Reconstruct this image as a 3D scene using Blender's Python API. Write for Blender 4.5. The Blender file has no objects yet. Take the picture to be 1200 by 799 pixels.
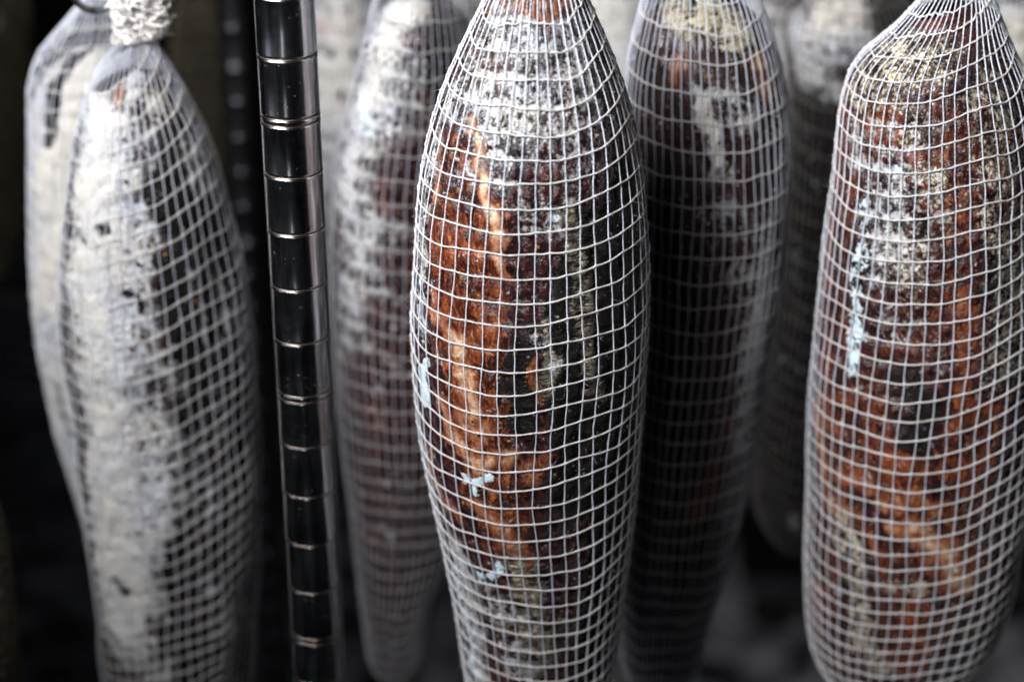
import bpy, math, random
import numpy as np
from mathutils import Vector

# ------------------------------------------------------------------ camera, world, lamps, exposure
scene = bpy.context.scene
COL = scene.collection
R = math.radians

cam_data = bpy.data.cameras.new('camera')
cam = bpy.data.objects.new('camera', cam_data)
COL.objects.link(cam)
cam.location = (0.0, -0.707, 1.68)
cam.rotation_euler = (R(65), 0, 0)
cam_data.lens = 65
cam_data.sensor_width = 36
cam_data.clip_start = 0.02
cam_data.clip_end = 60
cam_data.dof.use_dof = True
cam_data.dof.focus_distance = 0.735
cam_data.dof.aperture_fstop = 4.0
cam_data.dof.aperture_blades = 9
scene.camera = cam

world = bpy.data.worlds.new('World')
scene.world = world
world.use_nodes = True
bgn = world.node_tree.nodes['Background']
bgn.inputs[0].default_value = (0.55, 0.66, 0.9, 1)
bgn.inputs[1].default_value = 0.005


def area(name, loc, target, size, size_y, watts, color):
    d = bpy.data.lights.new(name, 'AREA')
    d.shape = 'RECTANGLE'
    d.size = size
    d.size_y = size_y
    d.energy = watts
    d.color = color
    o = bpy.data.objects.new(name, d)
    COL.objects.link(o)
    o.location = loc
    o.rotation_euler = (Vector(target) - Vector(loc)).to_track_quat('-Z', 'Y').to_euler()
    return o


# daylight from a high window up in front of the rack, a little to the left
key = area('window_light', (-0.50, -0.45, 2.02), (-0.05, 0.08, 1.62), 0.62, 0.5, 5.3, (0.98, 0.975, 1.0))
key.data.spread = R(58)
# weak bounce from the room on the right
area('room_light', (1.6, -0.6, 2.1), (0.1, 0.1, 1.3), 0.5, 0.5, 1.3, (1.0, 0.94, 0.88))
# added strip lamp and bluish panel, put in for streaks reflected in the chrome
area('chrome_streak_light', (-0.42, -2.1, 1.7), (-0.08, 0.0, 1.4), 0.07, 1.5, 1.5, (0.9, 0.95, 1.0))
area('chrome_fill_light', (-2.2, -0.9, 1.7), (-0.08, 0.0, 1.4), 0.9, 1.3, 1.7, (0.72, 0.76, 0.90))

scene.view_settings.view_transform = 'Standard'
scene.view_settings.look = 'None'
scene.view_settings.exposure = 0.0
scene.view_settings.gamma = 1.0
scene.view_settings.use_curve_mapping = False
scene.cycles.use_denoising = True
scene.cycles.max_bounces = 6

# ------------------------------------------------------------------ measured tables
PROFILE = {   # depth row Y, then (height z, axis x, radius) from the bottom up, metres
    'centre': (0.0, [(1.1225, 0.0142, 0.0061), (1.1325, 0.0151, 0.0211), (1.1521, 0.0136, 0.0295), (1.1767, 0.0134, 0.0339), (1.2227, 0.0123, 0.0381), (1.2540, 0.0108, 0.0422), (1.2757, 0.0092, 0.0448), (1.2970, 0.0080, 0.0469), (1.3095, 0.0079, 0.0480), (1.3300, 0.0080, 0.0491), (1.3501, 0.0081, 0.0499), (1.3698, 0.0080, 0.0497), (1.3890, 0.0081, 0.0486), (1.4079, 0.0078, 0.0473), (1.4263, 0.0078, 0.0451), (1.4444, 0.0084, 0.0415), (1.4621, 0.0090, 0.0360), (1.4777, 0.0092, 0.0293), (1.4965, 0.0094, 0.0204), (1.5164, 0.0102, 0.0115), (1.5375, 0.0104, 0.0032)]),
    'right': (0.05, [(1.1117, 0.1934, 0.0224), (1.1252, 0.1927, 0.0291), (1.1457, 0.1907, 0.0366), (1.1608, 0.1893, 0.0426), (1.1806, 0.1898, 0.0470), (1.2000, 0.1906, 0.0494), (1.2144, 0.1903, 0.0501), (1.2379, 0.1898, 0.0508), (1.2699, 0.1892, 0.0516), (1.2966, 0.1889, 0.0519), (1.3268, 0.1880, 0.0511), (1.3561, 0.1869, 0.0494), (1.3806, 0.1856, 0.0476), (1.4084, 0.1844, 0.0447), (1.4354, 0.1818, 0.0412), (1.4504, 0.1805, 0.0374), (1.4579, 0.1800, 0.0338), (1.4689, 0.1832, 0.0243), (1.4835, 0.1857, 0.0153), (1.5063, 0.1868, 0.0018)]),
    'behind_right': (0.1, [(1.0957, 0.0781, 0.0158), (1.1158, 0.0779, 0.0206), (1.1423, 0.0783, 0.0234), (1.1785, 0.0819, 0.0296), (1.2283, 0.0847, 0.0336), (1.2571, 0.0861, 0.0349), (1.3035, 0.0884, 0.0374), (1.3347, 0.0895, 0.0385), (1.3608, 0.0898, 0.0390), (1.3904, 0.0894, 0.0390), (1.4192, 0.0884, 0.0375), (1.4472, 0.0862, 0.0333), (1.4705, 0.0840, 0.0265), (1.5119, 0.0796, 0.0056)]),
    'behind_left': (0.16, [(1.0610, -0.0657, 0.0126), (1.0796, -0.0648, 0.0158), (1.1080, -0.0633, 0.0197), (1.1467, -0.0588, 0.0271), (1.1947, -0.0553, 0.0338), (1.2358, -0.0541, 0.0380), (1.2755, -0.0530, 0.0397), (1.3232, -0.0521, 0.0400), (1.3689, -0.0514, 0.0370), (1.3954, -0.0483, 0.0341), (1.4128, -0.0460, 0.0315), (1.4298, -0.0444, 0.0280), (1.4549, -0.0437, 0.0226), (1.4994, -0.0418, 0.0040)]),
    'left': (0.11, [(1.0299, -0.1851, 0.0070), (1.0530, -0.1833, 0.0302), (1.0984, -0.1780, 0.0396), (1.1515, -0.1746, 0.0420), (1.1826, -0.1727, 0.0428), (1.2028, -0.1720, 0.0437), (1.2276, -0.1718, 0.0445), (1.2519, -0.1716, 0.0453), (1.2756, -0.1716, 0.0454), (1.2988, -0.1719, 0.0454), (1.3215, -0.1721, 0.0445), (1.3437, -0.1719, 0.0424), (1.3655, -0.1719, 0.0389), (1.3868, -0.1717, 0.0349), (1.4077, -0.1716, 0.0294), (1.4282, -0.1728, 0.0211), (1.4443, -0.1714, 0.0124), (1.4490, -0.1702, 0.0073), (1.4562, -0.1692, 0.0042)]),
    'left_back': (0.185, [(1.0740, -0.2221, 0.0049), (1.1030, -0.2205, 0.0126), (1.1480, -0.2187, 0.0184), (1.1807, -0.2188, 0.0240), (1.2126, -0.2191, 0.0288), (1.2638, -0.2187, 0.0334), (1.3129, -0.2164, 0.0340), (1.3599, -0.2134, 0.0331), (1.4051, -0.2102, 0.0318), (1.4226, -0.2070, 0.0284), (1.4313, -0.2036, 0.0232), (1.4399, -0.2016, 0.0168), (1.4548, -0.2006, 0.0046)]),
    'dark_behind': (0.25, [(1.0884, 0.1715, 0.0064), (1.0974, 0.1709, 0.0167), (1.1211, 0.1716, 0.0270), (1.1615, 0.1748, 0.0333), (1.2063, 0.1798, 0.0370), (1.2601, 0.1844, 0.0374), (1.3116, 0.1877, 0.0390), (1.3611, 0.1878, 0.0379), (1.3945, 0.1840, 0.0372), (1.4178, 0.1792, 0.0366), (1.4316, 0.1791, 0.0301), (1.4630, 0.1715, 0.0055)]),
    'rear_a': (0.36, [(1.1209, -0.1069, 0.0069), (1.1518, -0.1057, 0.0179), (1.2118, -0.1038, 0.0242), (1.2971, -0.1016, 0.0287), (1.3773, -0.1011, 0.0278), (1.4131, -0.1022, 0.0224), (1.4430, -0.1010, 0.0049)]),
    'rear_b': (0.36, [(1.1941, 0.0636, 0.0095), (1.2409, 0.0625, 0.0199), (1.2971, 0.0625, 0.0234), (1.3617, 0.0615, 0.0249), (1.4030, 0.0605, 0.0205), (1.4331, 0.0593, 0.0049)]),
    'rear_c': (0.4, [(1.1759, -0.0272, 0.0036), (1.1943, -0.0279, 0.0139), (1.2539, -0.0279, 0.0224), (1.3388, -0.0265, 0.0265), (1.3926, -0.0267, 0.0226), (1.4239, -0.0231, 0.0051)]),
    'rear_d': (0.42, [(1.2101, 0.1717, 0.0056), (1.2282, 0.1707, 0.0151), (1.2756, 0.1678, 0.0248), (1.3438, 0.1638, 0.0269), (1.3874, 0.1612, 0.0238), (1.4140, 0.1596, 0.0052)]),
    'rear_e': (0.3, [(1.2214, 0.3013, 0.0051), (1.2492, 0.2981, 0.0202), (1.3187, 0.2901, 0.0295), (1.3796, 0.2831, 0.0326), (1.4186, 0.2786, 0.0283), (1.4517, 0.2748, 0.0047)]),
    'rear_f': (0.62, [(1.0977, -0.2441, 0.0067), (1.1692, -0.2390, 0.0196), (1.2710, -0.2317, 0.0235), (1.3355, -0.2271, 0.0187), (1.3730, -0.2245, 0.0043)]),
    'rear_g': (0.62, [(1.1123, -0.3995, 0.0067), (1.1622, -0.3930, 0.0203), (1.2578, -0.3818, 0.0236), (1.3355, -0.3721, 0.0199), (1.3668, -0.3697, 0.0049)]),
    'edge': (0.06, [(1.0532, -0.2880, 0.0044), (1.0806, -0.2828, 0.0280), (1.1340, -0.2771, 0.0306), (1.1740, -0.2725, 0.0279), (1.2130, -0.2677, 0.0239), (1.2367, -0.2645, 0.0185), (1.2576, -0.2641, 0.0060)]),
}
PATCH = {     # surface patches: kind, half width (m), strength, path of (degrees round from the front, height z)
    'centre': [
        ('white', 0.0086, 0.35, [(-45.6, 1.4922), (-7.0, 1.4894), (25.8, 1.4904)]),
        ('fat', 0.005, 0.5, [(-58.4, 1.4953), (-8.9, 1.4975), (40.6, 1.4959)]),
        ('fat', 0.0043, 0.64, [(77.0, 1.4878), (78.9, 1.4709), (74.0, 1.4515)]),
        ('fat', 0.0032, 0.98, [(-42.1, 1.4539), (-33.8, 1.4455), (-25.6, 1.4367), (-21.3, 1.424), (-19.1, 1.4158)]),
        ('fat', 0.0025, 0.77, [(-19.1, 1.4158), (-15.0, 1.4059), (-12.1, 1.3957)]),
        ('fat', 0.0022, 0.77, [(-66.1, 1.4447), (-65.3, 1.4363), (-62.1, 1.4232)]),
        ('fat', 0.0036, 0.77, [(-55.3, 1.3783), (-48.0, 1.3694), (-42.1, 1.3673)]),
        ('fat', 0.0054, 0.85, [(-37.0, 1.3649), (-32.8, 1.3507), (-29.9, 1.3358), (-25.6, 1.328)]),
        ('fat', 0.005, 0.77, [(-46.8, 1.335), (-39.4, 1.3212), (-27.0, 1.3163), (-9.5, 1.3169)]),
        ('fat', 0.0036, 0.77, [(-67.1, 1.3071), (-59.2, 1.2935), (-47.9, 1.2849)]),
        ('fat', 0.0047, 0.68, [(-29.3, 1.2905), (-17.6, 1.2865), (-11.9, 1.2761), (-5.6, 1.2699)]),
        ('fat', 0.0032, 0.59, [(-0.7, 1.3639), (1.6, 1.3528), (2.6, 1.3352)]),
        ('fat', 0.0036, 0.51, [(7.0, 1.319), (-1.2, 1.311)]),
        ('fat', 0.0029, 0.47, [(42.1, 1.3521), (52.2, 1.3411), (48.2, 1.3346)]),
        ('red', 0.0144, 1.0, [(-46.9, 1.4368), (-44.2, 1.403), (-40.2, 1.3677), (-26.5, 1.3324), (-19.3, 1.2925)]),
        ('red', 0.0101, 0.8, [(-23.3, 1.4271), (-26.5, 1.3959), (-9.4, 1.3428)]),
        ('red', 0.0065, 0.8, [(70.7, 1.4488), (65.7, 1.4327)]),
        ('dark', 0.018, 1.0, [(55.3, 1.4214), (50.7, 1.3648), (51.4, 1.3007), (50.8, 1.2392), (49.1, 1.1975)]),
        ('dark', 0.0094, 0.9, [(28.4, 1.4164), (14.1, 1.3797), (19.6, 1.3417), (19.9, 1.3009)]),
        ('dark', 0.0079, 0.8, [(-4.7, 1.373), (-9.4, 1.358), (-2.2, 1.3392)]),
        ('grey', 0.005, 0.7, [(17.2, 1.4293), (20.0, 1.4106), (25.5, 1.3961)]),
        ('grey', 0.0054, 0.75, [(25.5, 1.3961), (22.7, 1.3821), (26.9, 1.367), (32.0, 1.347)]),
        ('grey', 0.0036, 0.8, [(6.3, 1.3765), (10.2, 1.3617), (6.3, 1.3508)]),
        ('grey', 0.0043, 0.7, [(91.7, 1.4547), (77.1, 1.4299), (69.3, 1.407)]),
        ('grey', 0.0094, 0.75, [(-6.1, 1.2653), (-6.0, 1.2399), (-5.3, 1.2065)]),
        ('white', 0.0151, 0.22, [(-40.2, 1.4775), (-5.8, 1.4806), (28.0, 1.4783)]),
        ('white', 0.0144, 0.22, [(-39.8, 1.4652), (-4.3, 1.4659), (34.6, 1.4611)]),
        ('white', 0.013, 0.3, [(-22.4, 1.4497), (6.4, 1.4476), (25.1, 1.44)]),
        ('white', 0.0058, 0.5, [(-69.5, 1.4558), (-74.9, 1.434), (-71.1, 1.4028), (-69.3, 1.366)]),
        ('white', 0.0072, 0.25, [(-10.5, 1.4313), (10.9, 1.4216)]),
        ('white', 0.0058, 0.6, [(-55.4, 1.2646), (-52.9, 1.2383), (-57.2, 1.1945)]),
        ('white', 0.0079, 0.35, [(-31.8, 1.2499), (-18.1, 1.2291), (-14.2, 1.206)]),
        ('white', 0.0036, 0.5, [(-9.4, 1.3745), (6.2, 1.373), (12.3, 1.3615)]),
        ('blue', 0.0032, 1.0, [(-61.5, 1.3516), (-64.0, 1.3408), (-62.7, 1.3341)]),
        ('blue', 0.0032, 0.9, [(-35.2, 1.3052), (-28.6, 1.3051), (-21.0, 1.3075)]),
        ('blue', 0.0025, 0.8, [(-27.8, 1.3036), (-26.7, 1.2976)]),
        ('blue', 0.0036, 0.9, [(-35.2, 1.2544), (-26.6, 1.2593), (-20.8, 1.2622)]),
        ('blue', 0.0032, 0.8, [(-63.9, 1.2476), (-61.9, 1.2348), (-62.4, 1.2207)]),
        ('blue', 0.0025, 0.9, [(-58.6, 1.2175), (-56.5, 1.1971)]),
        ('blue', 0.0022, 0.9, [(-68.9, 1.385), (-66.6, 1.3784)]),
    ],
    'right': [
        ('fat', 0.0062, 0.75, [(-17.4, 1.2576), (0.0, 1.2502), (16.1, 1.2262)]),
        ('red', 0.0116, 0.8, [(-44.1, 1.2504), (-14.7, 1.2216), (5.2, 1.199)]),
        ('red', 0.0093, 0.8, [(-48.6, 1.4402), (-15.9, 1.4231), (-1.8, 1.3949)]),
        ('cream', 0.01, 0.5, [(-31.4, 1.4391), (-11.3, 1.4127), (-26.3, 1.3744)]),
        ('cream', 0.0127, 0.66, [(-77.8, 1.4563), (-58.7, 1.4618), (-21.7, 1.4624)]),
        ('cream', 0.0096, 0.56, [(-76.6, 1.4457), (-46.2, 1.4526)]),
        ('cream', 0.0162, 0.53, [(23.0, 1.4533), (24.8, 1.4294), (27.0, 1.4004), (31.9, 1.3698), (28.7, 1.3354)]),
        ('fat', 0.0046, 0.58, [(-92.4, 1.4481), (-101.7, 1.4287), (-101.6, 1.3971), (-88.1, 1.3691)]),
        ('red', 0.0062, 1.0, [(-87.1, 1.4284), (-88.0, 1.3772), (-76.2, 1.3324), (-73.5, 1.2997)]),
        ('fat', 0.005, 0.65, [(-75.9, 1.3029), (-70.7, 1.2791), (-65.4, 1.2548), (-52.9, 1.2558)]),
        ('red', 0.0131, 1.0, [(-56.6, 1.3024), (-41.3, 1.2823), (-19.4, 1.2835)]),
        ('fat', 0.0054, 0.5, [(-53.9, 1.2733), (-31.2, 1.2701), (-10.2, 1.2716), (-1.6, 1.2677)]),
        ('red', 0.0058, 1.0, [(3.7, 1.3689), (7.1, 1.3419), (6.2, 1.3101), (3.0, 1.285)]),
        ('fat', 0.0039, 0.43, [(3.5, 1.3728), (6.5, 1.3459), (6.2, 1.3222)]),
        ('red', 0.0131, 1.0, [(15.9, 1.3092), (16.0, 1.2667), (10.9, 1.2313)]),
        ('fat', 0.0046, 0.36, [(-13.6, 1.2625), (-5.9, 1.2454), (1.9, 1.2318)]),
        ('dark', 0.01, 0.7, [(-23.1, 1.3323), (-9.9, 1.3179), (-16.7, 1.3009)]),
        ('dark', 0.0093, 0.6, [(-42.2, 1.2142), (-38.4, 1.2388)]),
        ('white', 0.0131, 0.3, [(-63.2, 1.4265), (-40.1, 1.4202), (-48.0, 1.3966)]),
        ('white', 0.0131, 0.27, [(-35.2, 1.3728), (-28.9, 1.3509), (-15.0, 1.3334)]),
        ('white', 0.0116, 0.2, [(-16.3, 1.4404), (-20.4, 1.412), (-22.8, 1.3863)]),
        ('blue', 0.0054, 0.58, [(-53.0, 1.384), (-52.0, 1.365), (-50.3, 1.3457), (-50.6, 1.3295)]),
        ('blue', 0.0042, 0.5, [(-52.2, 1.4031), (-52.3, 1.388)]),
        ('grey', 0.0116, 0.35, [(-32.2, 1.4459), (-11.3, 1.4304), (-6.5, 1.4021), (-13.3, 1.3722), (-3.8, 1.3498)]),
        ('cream', 0.0073, 0.59, [(-49.4, 1.2483), (-39.7, 1.2199), (-35.3, 1.1874), (-24.3, 1.1779)]),
        ('cream', 0.0062, 0.46, [(-58.9, 1.2533), (-51.4, 1.2338)]),
        ('cream', 0.0073, 0.46, [(-23.7, 1.2246), (-8.2, 1.2224)]),
    ],
    'behind_right': [
        ('cream', 0.0107, 0.9, [(-51.7, 1.4691), (-7.0, 1.4698), (31.7, 1.4618)]),
        ('fat', 0.0041, 0.8, [(46.8, 1.4479), (48.5, 1.4346)]),
        ('fat', 0.0041, 0.5, [(-28.2, 1.4405), (-21.7, 1.4519)]),
        ('cream', 0.0041, 1.0, [(-8.0, 1.4324), (-0.9, 1.4233), (4.6, 1.4099)]),
        ('white', 0.0041, 0.8, [(-9.1, 1.4342), (1.7, 1.4176), (6.4, 1.4078)]),
        ('white', 0.0107, 0.3, [(7.8, 1.3842), (27.7, 1.3621), (40.6, 1.33), (40.4, 1.2989)]),
        ('white', 0.0058, 0.62, [(47.0, 1.3672), (43.2, 1.3382), (38.7, 1.3038), (43.6, 1.2611)]),
        ('white', 0.0074, 0.5, [(3.7, 1.4417), (27.4, 1.4258)]),
        ('dark', 0.0247, 0.8, [(-45.7, 1.3674), (-34.2, 1.3092), (-35.3, 1.2439), (-27.7, 1.1745)]),  # shadow of the central meat painted dark down the left side
        ('red', 0.0066, 0.8, [(22.7, 1.2744), (18.7, 1.2416), (10.2, 1.228)]),
        ('fat', 0.0037, 0.5, [(27.2, 1.1606), (13.8, 1.1565)]),
    ],
    'behind_left': [
        ('white', 0.0133, 0.6, [(-54.4, 1.4423), (-57.9, 1.4177), (-53.5, 1.3935), (-58.6, 1.367)]),
        ('white', 0.0133, 0.4, [(-30.1, 1.4481), (-14.5, 1.4255), (-23.3, 1.4012)]),
        ('white', 0.0097, 0.35, [(-37.2, 1.3534), (-44.3, 1.3213), (-57.2, 1.2855)]),
        ('white', 0.0115, 0.22, [(-15.3, 1.3472), (-21.7, 1.3113), (-16.1, 1.2743)]),
        ('blue', 0.0062, 0.8, [(-51.8, 1.4104), (-39.8, 1.3996)]),
        ('cream', 0.0062, 0.7, [(-37.9, 1.4523), (0.2, 1.4509)]),
        ('dark', 0.015, 1.0, [(32.4, 1.4363), (39.7, 1.3996), (37.0, 1.3534), (35.3, 1.2906)]),  # shaded right side, next to the central meat, painted dark
        ('red', 0.0053, 0.45, [(-42.7, 1.3825), (-24.3, 1.3763), (-15.5, 1.3601)]),
        ('red', 0.0062, 0.3, [(-15.1, 1.3386), (-26.2, 1.2125), (-41.6, 1.1657)]),
    ],
    'left': [
        ('cream', 0.0233, 0.36, [(-46.8, 1.4249), (-40.1, 1.3881), (-40.2, 1.3483), (-40.0, 1.2791), (-37.5, 1.2135), (-36.1, 1.132)]),
        ('white', 0.0125, 0.95, [(-38.8, 1.4255), (-35.0, 1.3888), (-35.9, 1.349), (-34.7, 1.3072), (-33.1, 1.2626), (-33.5, 1.2146), (-38.1, 1.1525)]),
        ('white', 0.0142, 0.5, [(-8.9, 1.4162), (-8.8, 1.3755), (-10.9, 1.3356), (-9.6, 1.2932), (-12.6, 1.2473), (-17.2, 1.1878), (-17.0, 1.1363)]),
        ('white', 0.0108, 0.22, [(11.0, 1.3905), (7.7, 1.352), (7.7, 1.3107)]),
        ('white', 0.0075, 0.35, [(6.2, 1.2755), (4.1, 1.2287), (-3.3, 1.2091)]),
        ('white', 0.0142, 0.22, [(41.7, 1.3439), (47.5, 1.2817), (42.5, 1.2219), (49.0, 1.1489)]),
        ('white', 0.0058, 0.45, [(59.3, 1.4047), (61.6, 1.3865), (103.2, 1.3708)]),
        ('cream', 0.0075, 0.7, [(108.4, 1.4129), (83.6, 1.4249), (42.6, 1.4252)]),
        ('fat', 0.0054, 1.3, [(101.5, 1.4185), (105.4, 1.4029), (102.5, 1.3861)]),
        ('fat', 0.0033, 0.7, [(-23.0, 1.4316), (-13.5, 1.425)]),
        ('dark', 0.0112, 1.2, [(26.8, 1.3849), (42.7, 1.3711), (66.8, 1.3546), (77.7, 1.3665)]),
        ('dark', 0.0062, 1.1, [(24.1, 1.3586), (22.6, 1.3388), (29.9, 1.3168), (38.7, 1.284)]),
        ('dark', 0.0042, 1.0, [(51.4, 1.3417), (51.4, 1.3162)]),
        ('dark', 0.0054, 1.2, [(10.2, 1.2088), (8.6, 1.1838), (12.6, 1.1579), (13.4, 1.1315)]),
        ('dark', 0.0058, 0.9, [(57.4, 1.3012), (62.7, 1.2627), (62.8, 1.2293)]),
        ('dark', 0.0025, 1.1, [(-33.0, 1.1797), (-28.5, 1.1731)]),
        ('dark', 0.0025, 1.1, [(-49.1, 1.1514), (-41.7, 1.1435)]),
        ('dark', 0.0021, 1.0, [(-23.5, 1.3705), (-20.4, 1.367)]),
        ('dark', 0.0017, 1.0, [(-42.6, 1.3688), (-39.3, 1.3646)]),
        ('dark', 0.0021, 0.9, [(-5.1, 1.34), (2.4, 1.3351)]),
        ('dark', 0.0025, 1.0, [(-3.4, 1.1637), (-2.1, 1.1482)]),
    ],
    'left_back': [
        ('cream', 0.0118, 1.2, [(-14.5, 1.4221), (-13.8, 1.3887), (-21.4, 1.344), (-29.8, 1.3061)]),
        ('white', 0.0182, 0.5, [(-29.8, 1.4131), (-33.4, 1.3473), (-34.3, 1.2766), (-29.7, 1.2155), (-31.7, 1.1582)]),
        ('dark', 0.0045, 1.0, [(-52.4, 1.4233), (-36.0, 1.4085), (-28.6, 1.3877)]),
        ('dark', 0.0018, 1.0, [(-38.1, 1.2484), (-37.8, 1.2328), (-33.5, 1.2203)]),
        ('fat', 0.0064, 0.5, [(-32.2, 1.3154), (-34.9, 1.2863), (-37.2, 1.2563)]),
    ],
    'dark_behind': [
        ('white', 0.0146, 0.8, [(-63.5, 1.4177), (-39.3, 1.4248), (-15.8, 1.4263)]),
        ('white', 0.0107, 0.55, [(-58.5, 1.3956), (-25.9, 1.3907)]),
        ('cream', 0.0088, 0.8, [(-44.2, 1.4317), (-8.4, 1.4324)]),
        ('dark', 0.039, 1.0, [(-40.5, 1.3469), (-35.7, 1.2735), (-25.4, 1.167)]),  # shade over the lower part painted in as dark
        ('white', 0.0059, 0.5, [(-28.2, 1.1606), (-16.4, 1.125)]),
    ],
    'rear_a': [
        ('white', 0.0163, 0.3, [(8.4, 1.3992), (-2.2, 1.3494), (-1.1, 1.2799)]),
        ('cream', 0.0141, 0.7, [(3.3, 1.4041), (2.9, 1.3494)]),
        ('fat', 0.0087, 0.8, [(-15.4, 1.3919), (18.9, 1.3941)]),
        ('dark', 0.0043, 0.9, [(-21.8, 1.3818), (4.5, 1.3725)]),
    ],
    'rear_b': [
        ('cream', 0.0163, 1.0, [(-33.5, 1.4024), (23.8, 1.3979)]),
        ('white', 0.0141, 0.7, [(-4.1, 1.3788), (-9.6, 1.3323)]),
    ],
    'rear_c': [
        ('grey', 0.0169, 0.8, [(-23.6, 1.3876), (15.2, 1.3777)]),
    ],
    'rear_d': [
        ('white', 0.023, 0.4, [(-7.3, 1.3856), (-7.3, 1.3514)]),
    ],
    'rear_e': [
        ('cream', 0.0103, 1.0, [(-18.2, 1.4047), (-9.8, 1.3842)]),
        ('white', 0.0133, 0.6, [(-22.9, 1.416), (-13.9, 1.3694)]),
    ],
    'edge': [
        ('grey', 0.0156, 0.7, [(80.7, 1.2106), (68.7, 1.1611)]),
        ('dark', 0.0234, 0.6, [(64.4, 1.1912)]),
    ],
}

# ------------------------------------------------------------------ noise and mesh helpers
rng = np.random.default_rng(7)
PERM = rng.permutation(256)
PERM = np.concatenate([PERM, PERM, PERM])
GRAD = rng.normal(size=(256, 3))
GRAD /= np.linalg.norm(GRAD, axis=1, keepdims=True)


def noise(x, y, z):
    x, y, z = np.broadcast_arrays(np.asarray(x, float), np.asarray(y, float), np.asarray(z, float))
    xi, yi, zi = np.floor(x).astype(int), np.floor(y).astype(int), np.floor(z).astype(int)
    xf, yf, zf = x - xi, y - yi, z - zi
    xi &= 255; yi &= 255; zi &= 255
    f = lambda t: t * t * t * (t * (t * 6 - 15) + 10)
    u, v, w = f(xf), f(yf), f(zf)

    def g(dx, dy, dz):
        h = PERM[(PERM[(PERM[(xi + dx) & 255] + yi + dy) & 255] + zi + dz) & 255]
        q = GRAD[h]
        return q[..., 0] * (xf - dx) + q[..., 1] * (yf - dy) + q[..., 2] * (zf - dz)
    l = lambda a, b, t: a + (b - a) * t
    return 1.6 * l(l(l(g(0, 0, 0), g(1, 0, 0), u), l(g(0, 1, 0), g(1, 1, 0), u), v),
                   l(l(g(0, 0, 1), g(1, 0, 1), u), l(g(0, 1, 1), g(1, 1, 1), u), v), w)


def fbm(x, y, z, o=3):
    s, a, k = 0, 1.0, 1.0
    for _ in range(o):
        s = s + a * noise(x * k, y * k, z * k)
        a *= 0.5
        k *= 2.03
    return s


def sstep(a, b, x):
    t = np.clip((x - a) / (b - a), 0, 1)
    return t * t * (3 - 2 * t)


def mesh_from(name, verts, faces, smooth=True, uvs=None, attrs=None, mat_idx=None):
    """verts (n,3) array, faces (m,4) int array of quads"""
    me = bpy.data.meshes.new(name)
    verts = np.ascontiguousarray(verts, dtype=np.float32)
    faces = np.ascontiguousarray(faces, dtype=np.int32)
    m = len(faces)
    k = faces.shape[1]
    me.vertices.add(len(verts))
    me.vertices.foreach_set('co', verts.ravel())
    me.loops.add(m * k)
    me.loops.foreach_set('vertex_index', faces.ravel())
    me.polygons.add(m)
    me.polygons.foreach_set('loop_start', np.arange(0, m * k, k, dtype=np.int32))
    me.polygons.foreach_set('loop_total', np.full(m, k, dtype=np.int32))
    if mat_idx is not None:
        me.polygons.foreach_set('material_index', np.ascontiguousarray(mat_idx, dtype=np.int32))
    me.polygons.foreach_set('use_smooth', np.full(m, smooth, dtype=bool))
    if uvs is not None:
        lay = me.uv_layers.new(name='UVMap')
        lay.data.foreach_set('uv', np.ascontiguousarray(uvs[faces.ravel()], dtype=np.float32).ravel())
    for an, av in (attrs or {}).items():
        at = me.attributes.new(an, 'FLOAT_COLOR', 'POINT')
        at.data.foreach_set('color', np.ascontiguousarray(av, dtype=np.float32).ravel())
    me.update(calc_edges=True)
    me.validate()
    return me


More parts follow.
